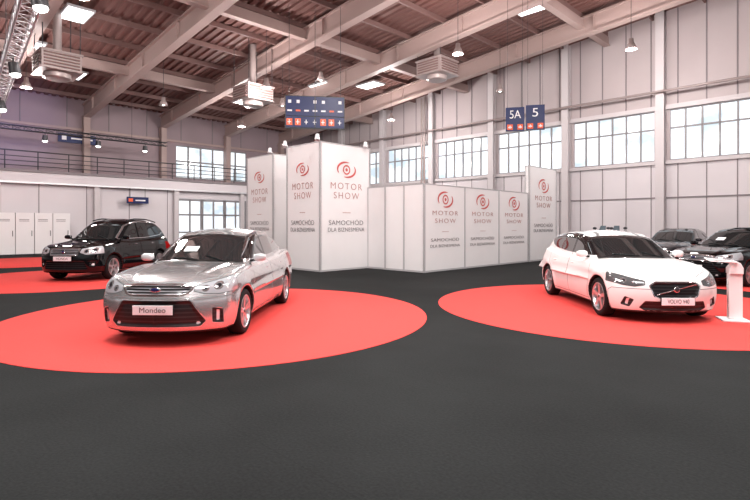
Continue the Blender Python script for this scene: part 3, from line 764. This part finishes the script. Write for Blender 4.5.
def tower(cx,cy,wl,wr,h,pl=True,pr_=True):
    panel((cx-wl*a,cy+wl*a),-q,wl,h); panel((cx,cy),q,wr,h)
    panel((cx+wr*a,cy+wr*a),3*q,wl,h)
    panel((cx-wl*a+wr*a,cy+wl*a+wr*a),5*q,wr,h)
    if pl: print_on((cx-wl*a,cy+wl*a),-q,wl,h)
    if pr_: print_on((cx,cy),q,wr,h)
tower(-1.87,17.0,1.95,2.4,HT)
tower(-4.08,20.0,1.98,2.2,HT,True,False)
p=(1.63-1.9,16.7+1.9)
for i in range(3): panel((p[0]+i*.9*a,p[1]-i*.9*a),-q,.9,3.0)
for i in range(3):
    pp=(1.63+2.36*i*a,16.7+2.36*i*a); panel(pp,q,2.36,3.0); print_on(pp,q,2.36,3.0,zl=.83,zm=.67,zs=.58,zt=.36,zu=.29)
tower(6.72,21.75,.22,2.6,4.2,False,True)
b=MB()
for (x,y,h) in ((-1.87,17.0,HT),(-.3,18.6,HT),(-3.2,18.4,HT),(-4.08,20,HT)):
    b.cyl((x,y,h),(x-.05,y-.35,h+.12),.015,'alu',6); b.cyl((x-.05,y-.33,h+.16),(x-.05,y-.40,h-.04),.06,'signw',12,.09)
b.obj('booth_spotlights',booth)
# ---------------------------------------------------------------- info stand
st=empty('info_stand',(5.98,8.35,.008),math.radians(-18))
b=MB(); b.box((-.2,-.2,0),(.2,.2,.03),'white'); b.box((-.075,-.06,.03),(.12,.06,.80),'white')
pts=[(.12,.78),(.12,.88),(.08,.96),(0,1.0),(-.35,1.03),(-.36,1.0),(-.02,.95),(-.075,.88),(-.075,.78)]
vs=[(x,-.10,z) for x,z in pts]+[(x,.10,z) for x,z in pts]; n=len(pts)
b.add(vs,[tuple(range(n))[::-1],tuple(range(n,2*n))]+[(i,(i+1)%n,n+(i+1)%n,n+i) for i in range(n)],'white')
b.hexa([(-.38,-.16,.985),(.02,-.16,.97),(.02,.16,1.0),(-.38,.16,1.02),(-.38,-.16,1.0),(.02,-.16,.985),(.02,.16,1.015),(-.38,.16,1.035)],'white')
b.obj('post',st,bevel=.01)
b=MB(); b.hexa([(-.35,-.13,1.004),(-.01,-.13,.989),(-.01,.13,1.017),(-.35,.13,1.036),(-.35,-.13,1.008),(-.01,-.13,.993),(-.01,.13,1.021),(-.35,.13,1.040)],'gtext'); b.obj('display',st)
# ---------------------------------------------------------------- motorcycles
def moto(x,y,rz,kc):
    root=empty('motorcycle',(x,y,0),rz); root.scale=(1.12,1.12,1.12); b=MB()
    for wx in (.72,-.70):
        b.lathe([(.24,-.05),(.30,-.06),(.325,-.03),(.33,0),(.325,.03),(.30,.06),(.24,.05)],'rubber','y',32,(wx,0,.33))
        b.lathe([(.245,-.03),(.22,-.02),(.22,.02),(.245,.03)],'rim','y',32,(wx,0,.33)); b.cyl((wx,-.08,.33),(wx,.08,.33),.04,'chrome')
        for i in range(6):
            t=i*math.pi/3; b.cyl((wx,0,.33),(wx+.23*math.cos(t),0,.33+.23*math.sin(t)),.012,'rim',6)
    for s in (-.1,.1): b.cyl((.72,s,.33),(.46,s,1.02),.025,'chrome'); b.cyl((-.70,s,.33),(-.1,s,.42),.025,'dark')
    b.ell((.12,0,.88),(.30,.16,.15),kc); b.ell((-.38,0,.86),(.34,.13,.07),'black'); b.ell((-.72,0,.93),(.2,.09,.06),kc)
    b.ell((.50,0,1.0),(.20,.20,.22),kc); b.ell((.3,0,.60),(.32,.16,.24),kc); b.ell((.05,0,.48),(.28,.17,.2),'dark')
    b.hexa([(.62,-.14,1.12),(.62,.14,1.12),(.58,.14,1.12),(.58,-.14,1.12),(.42,-.10,1.40),(.42,.10,1.40),(.40,.10,1.40),(.40,-.10,1.40)],'door')
    b.cyl((.40,-.36,1.08),(.42,.36,1.08),.016,'dark'); 
    for s in (-1,1): b.cyl((.40,s*.34,1.08),(.36,s*.40,1.08),.025,'black'); b.cyl((.42,s*.26,1.1),(.45,s*.30,1.28),.008,'dark',6); b.ell((.45,s*.32,1.30),(.02,.08,.05),'dark')
    b.ell((.68,0,.98),(.04,.10,.08),'lamp'); b.cyl((-.2,.16,.35),(-.75,.2,.5),.05,'chrome',12,.06)
    b.cyl((-.05,-.1,.4),(-.1,-.3,.0),.015,'dark',6)
    b.obj('frame_and_fairing',root)
moto(10.5,22.6,math.radians(225),'mbl'); moto(11.4,23.4,math.radians(235),'signw')
# ---------------------------------------------------------------- world, camera
w=bpy.data.worlds.new('world'); sc0.world=w; w.use_nodes=True; bg=w.node_tree.nodes['Background']; bg.inputs[0].default_value=(.96,.95,1,1); bg.inputs[1].default_value=.5
cam=bpy.data.cameras.new('camera'); cam.lens=24; cam.sensor_width=36; cam.shift_y=-25/750; cam.clip_end=200
co=bpy.data.objects.new('camera',cam); sc0.collection.objects.link(co); co.location=(0,0,1.6); co.rotation_euler=(math.pi/2,0,0); sc0.camera=co
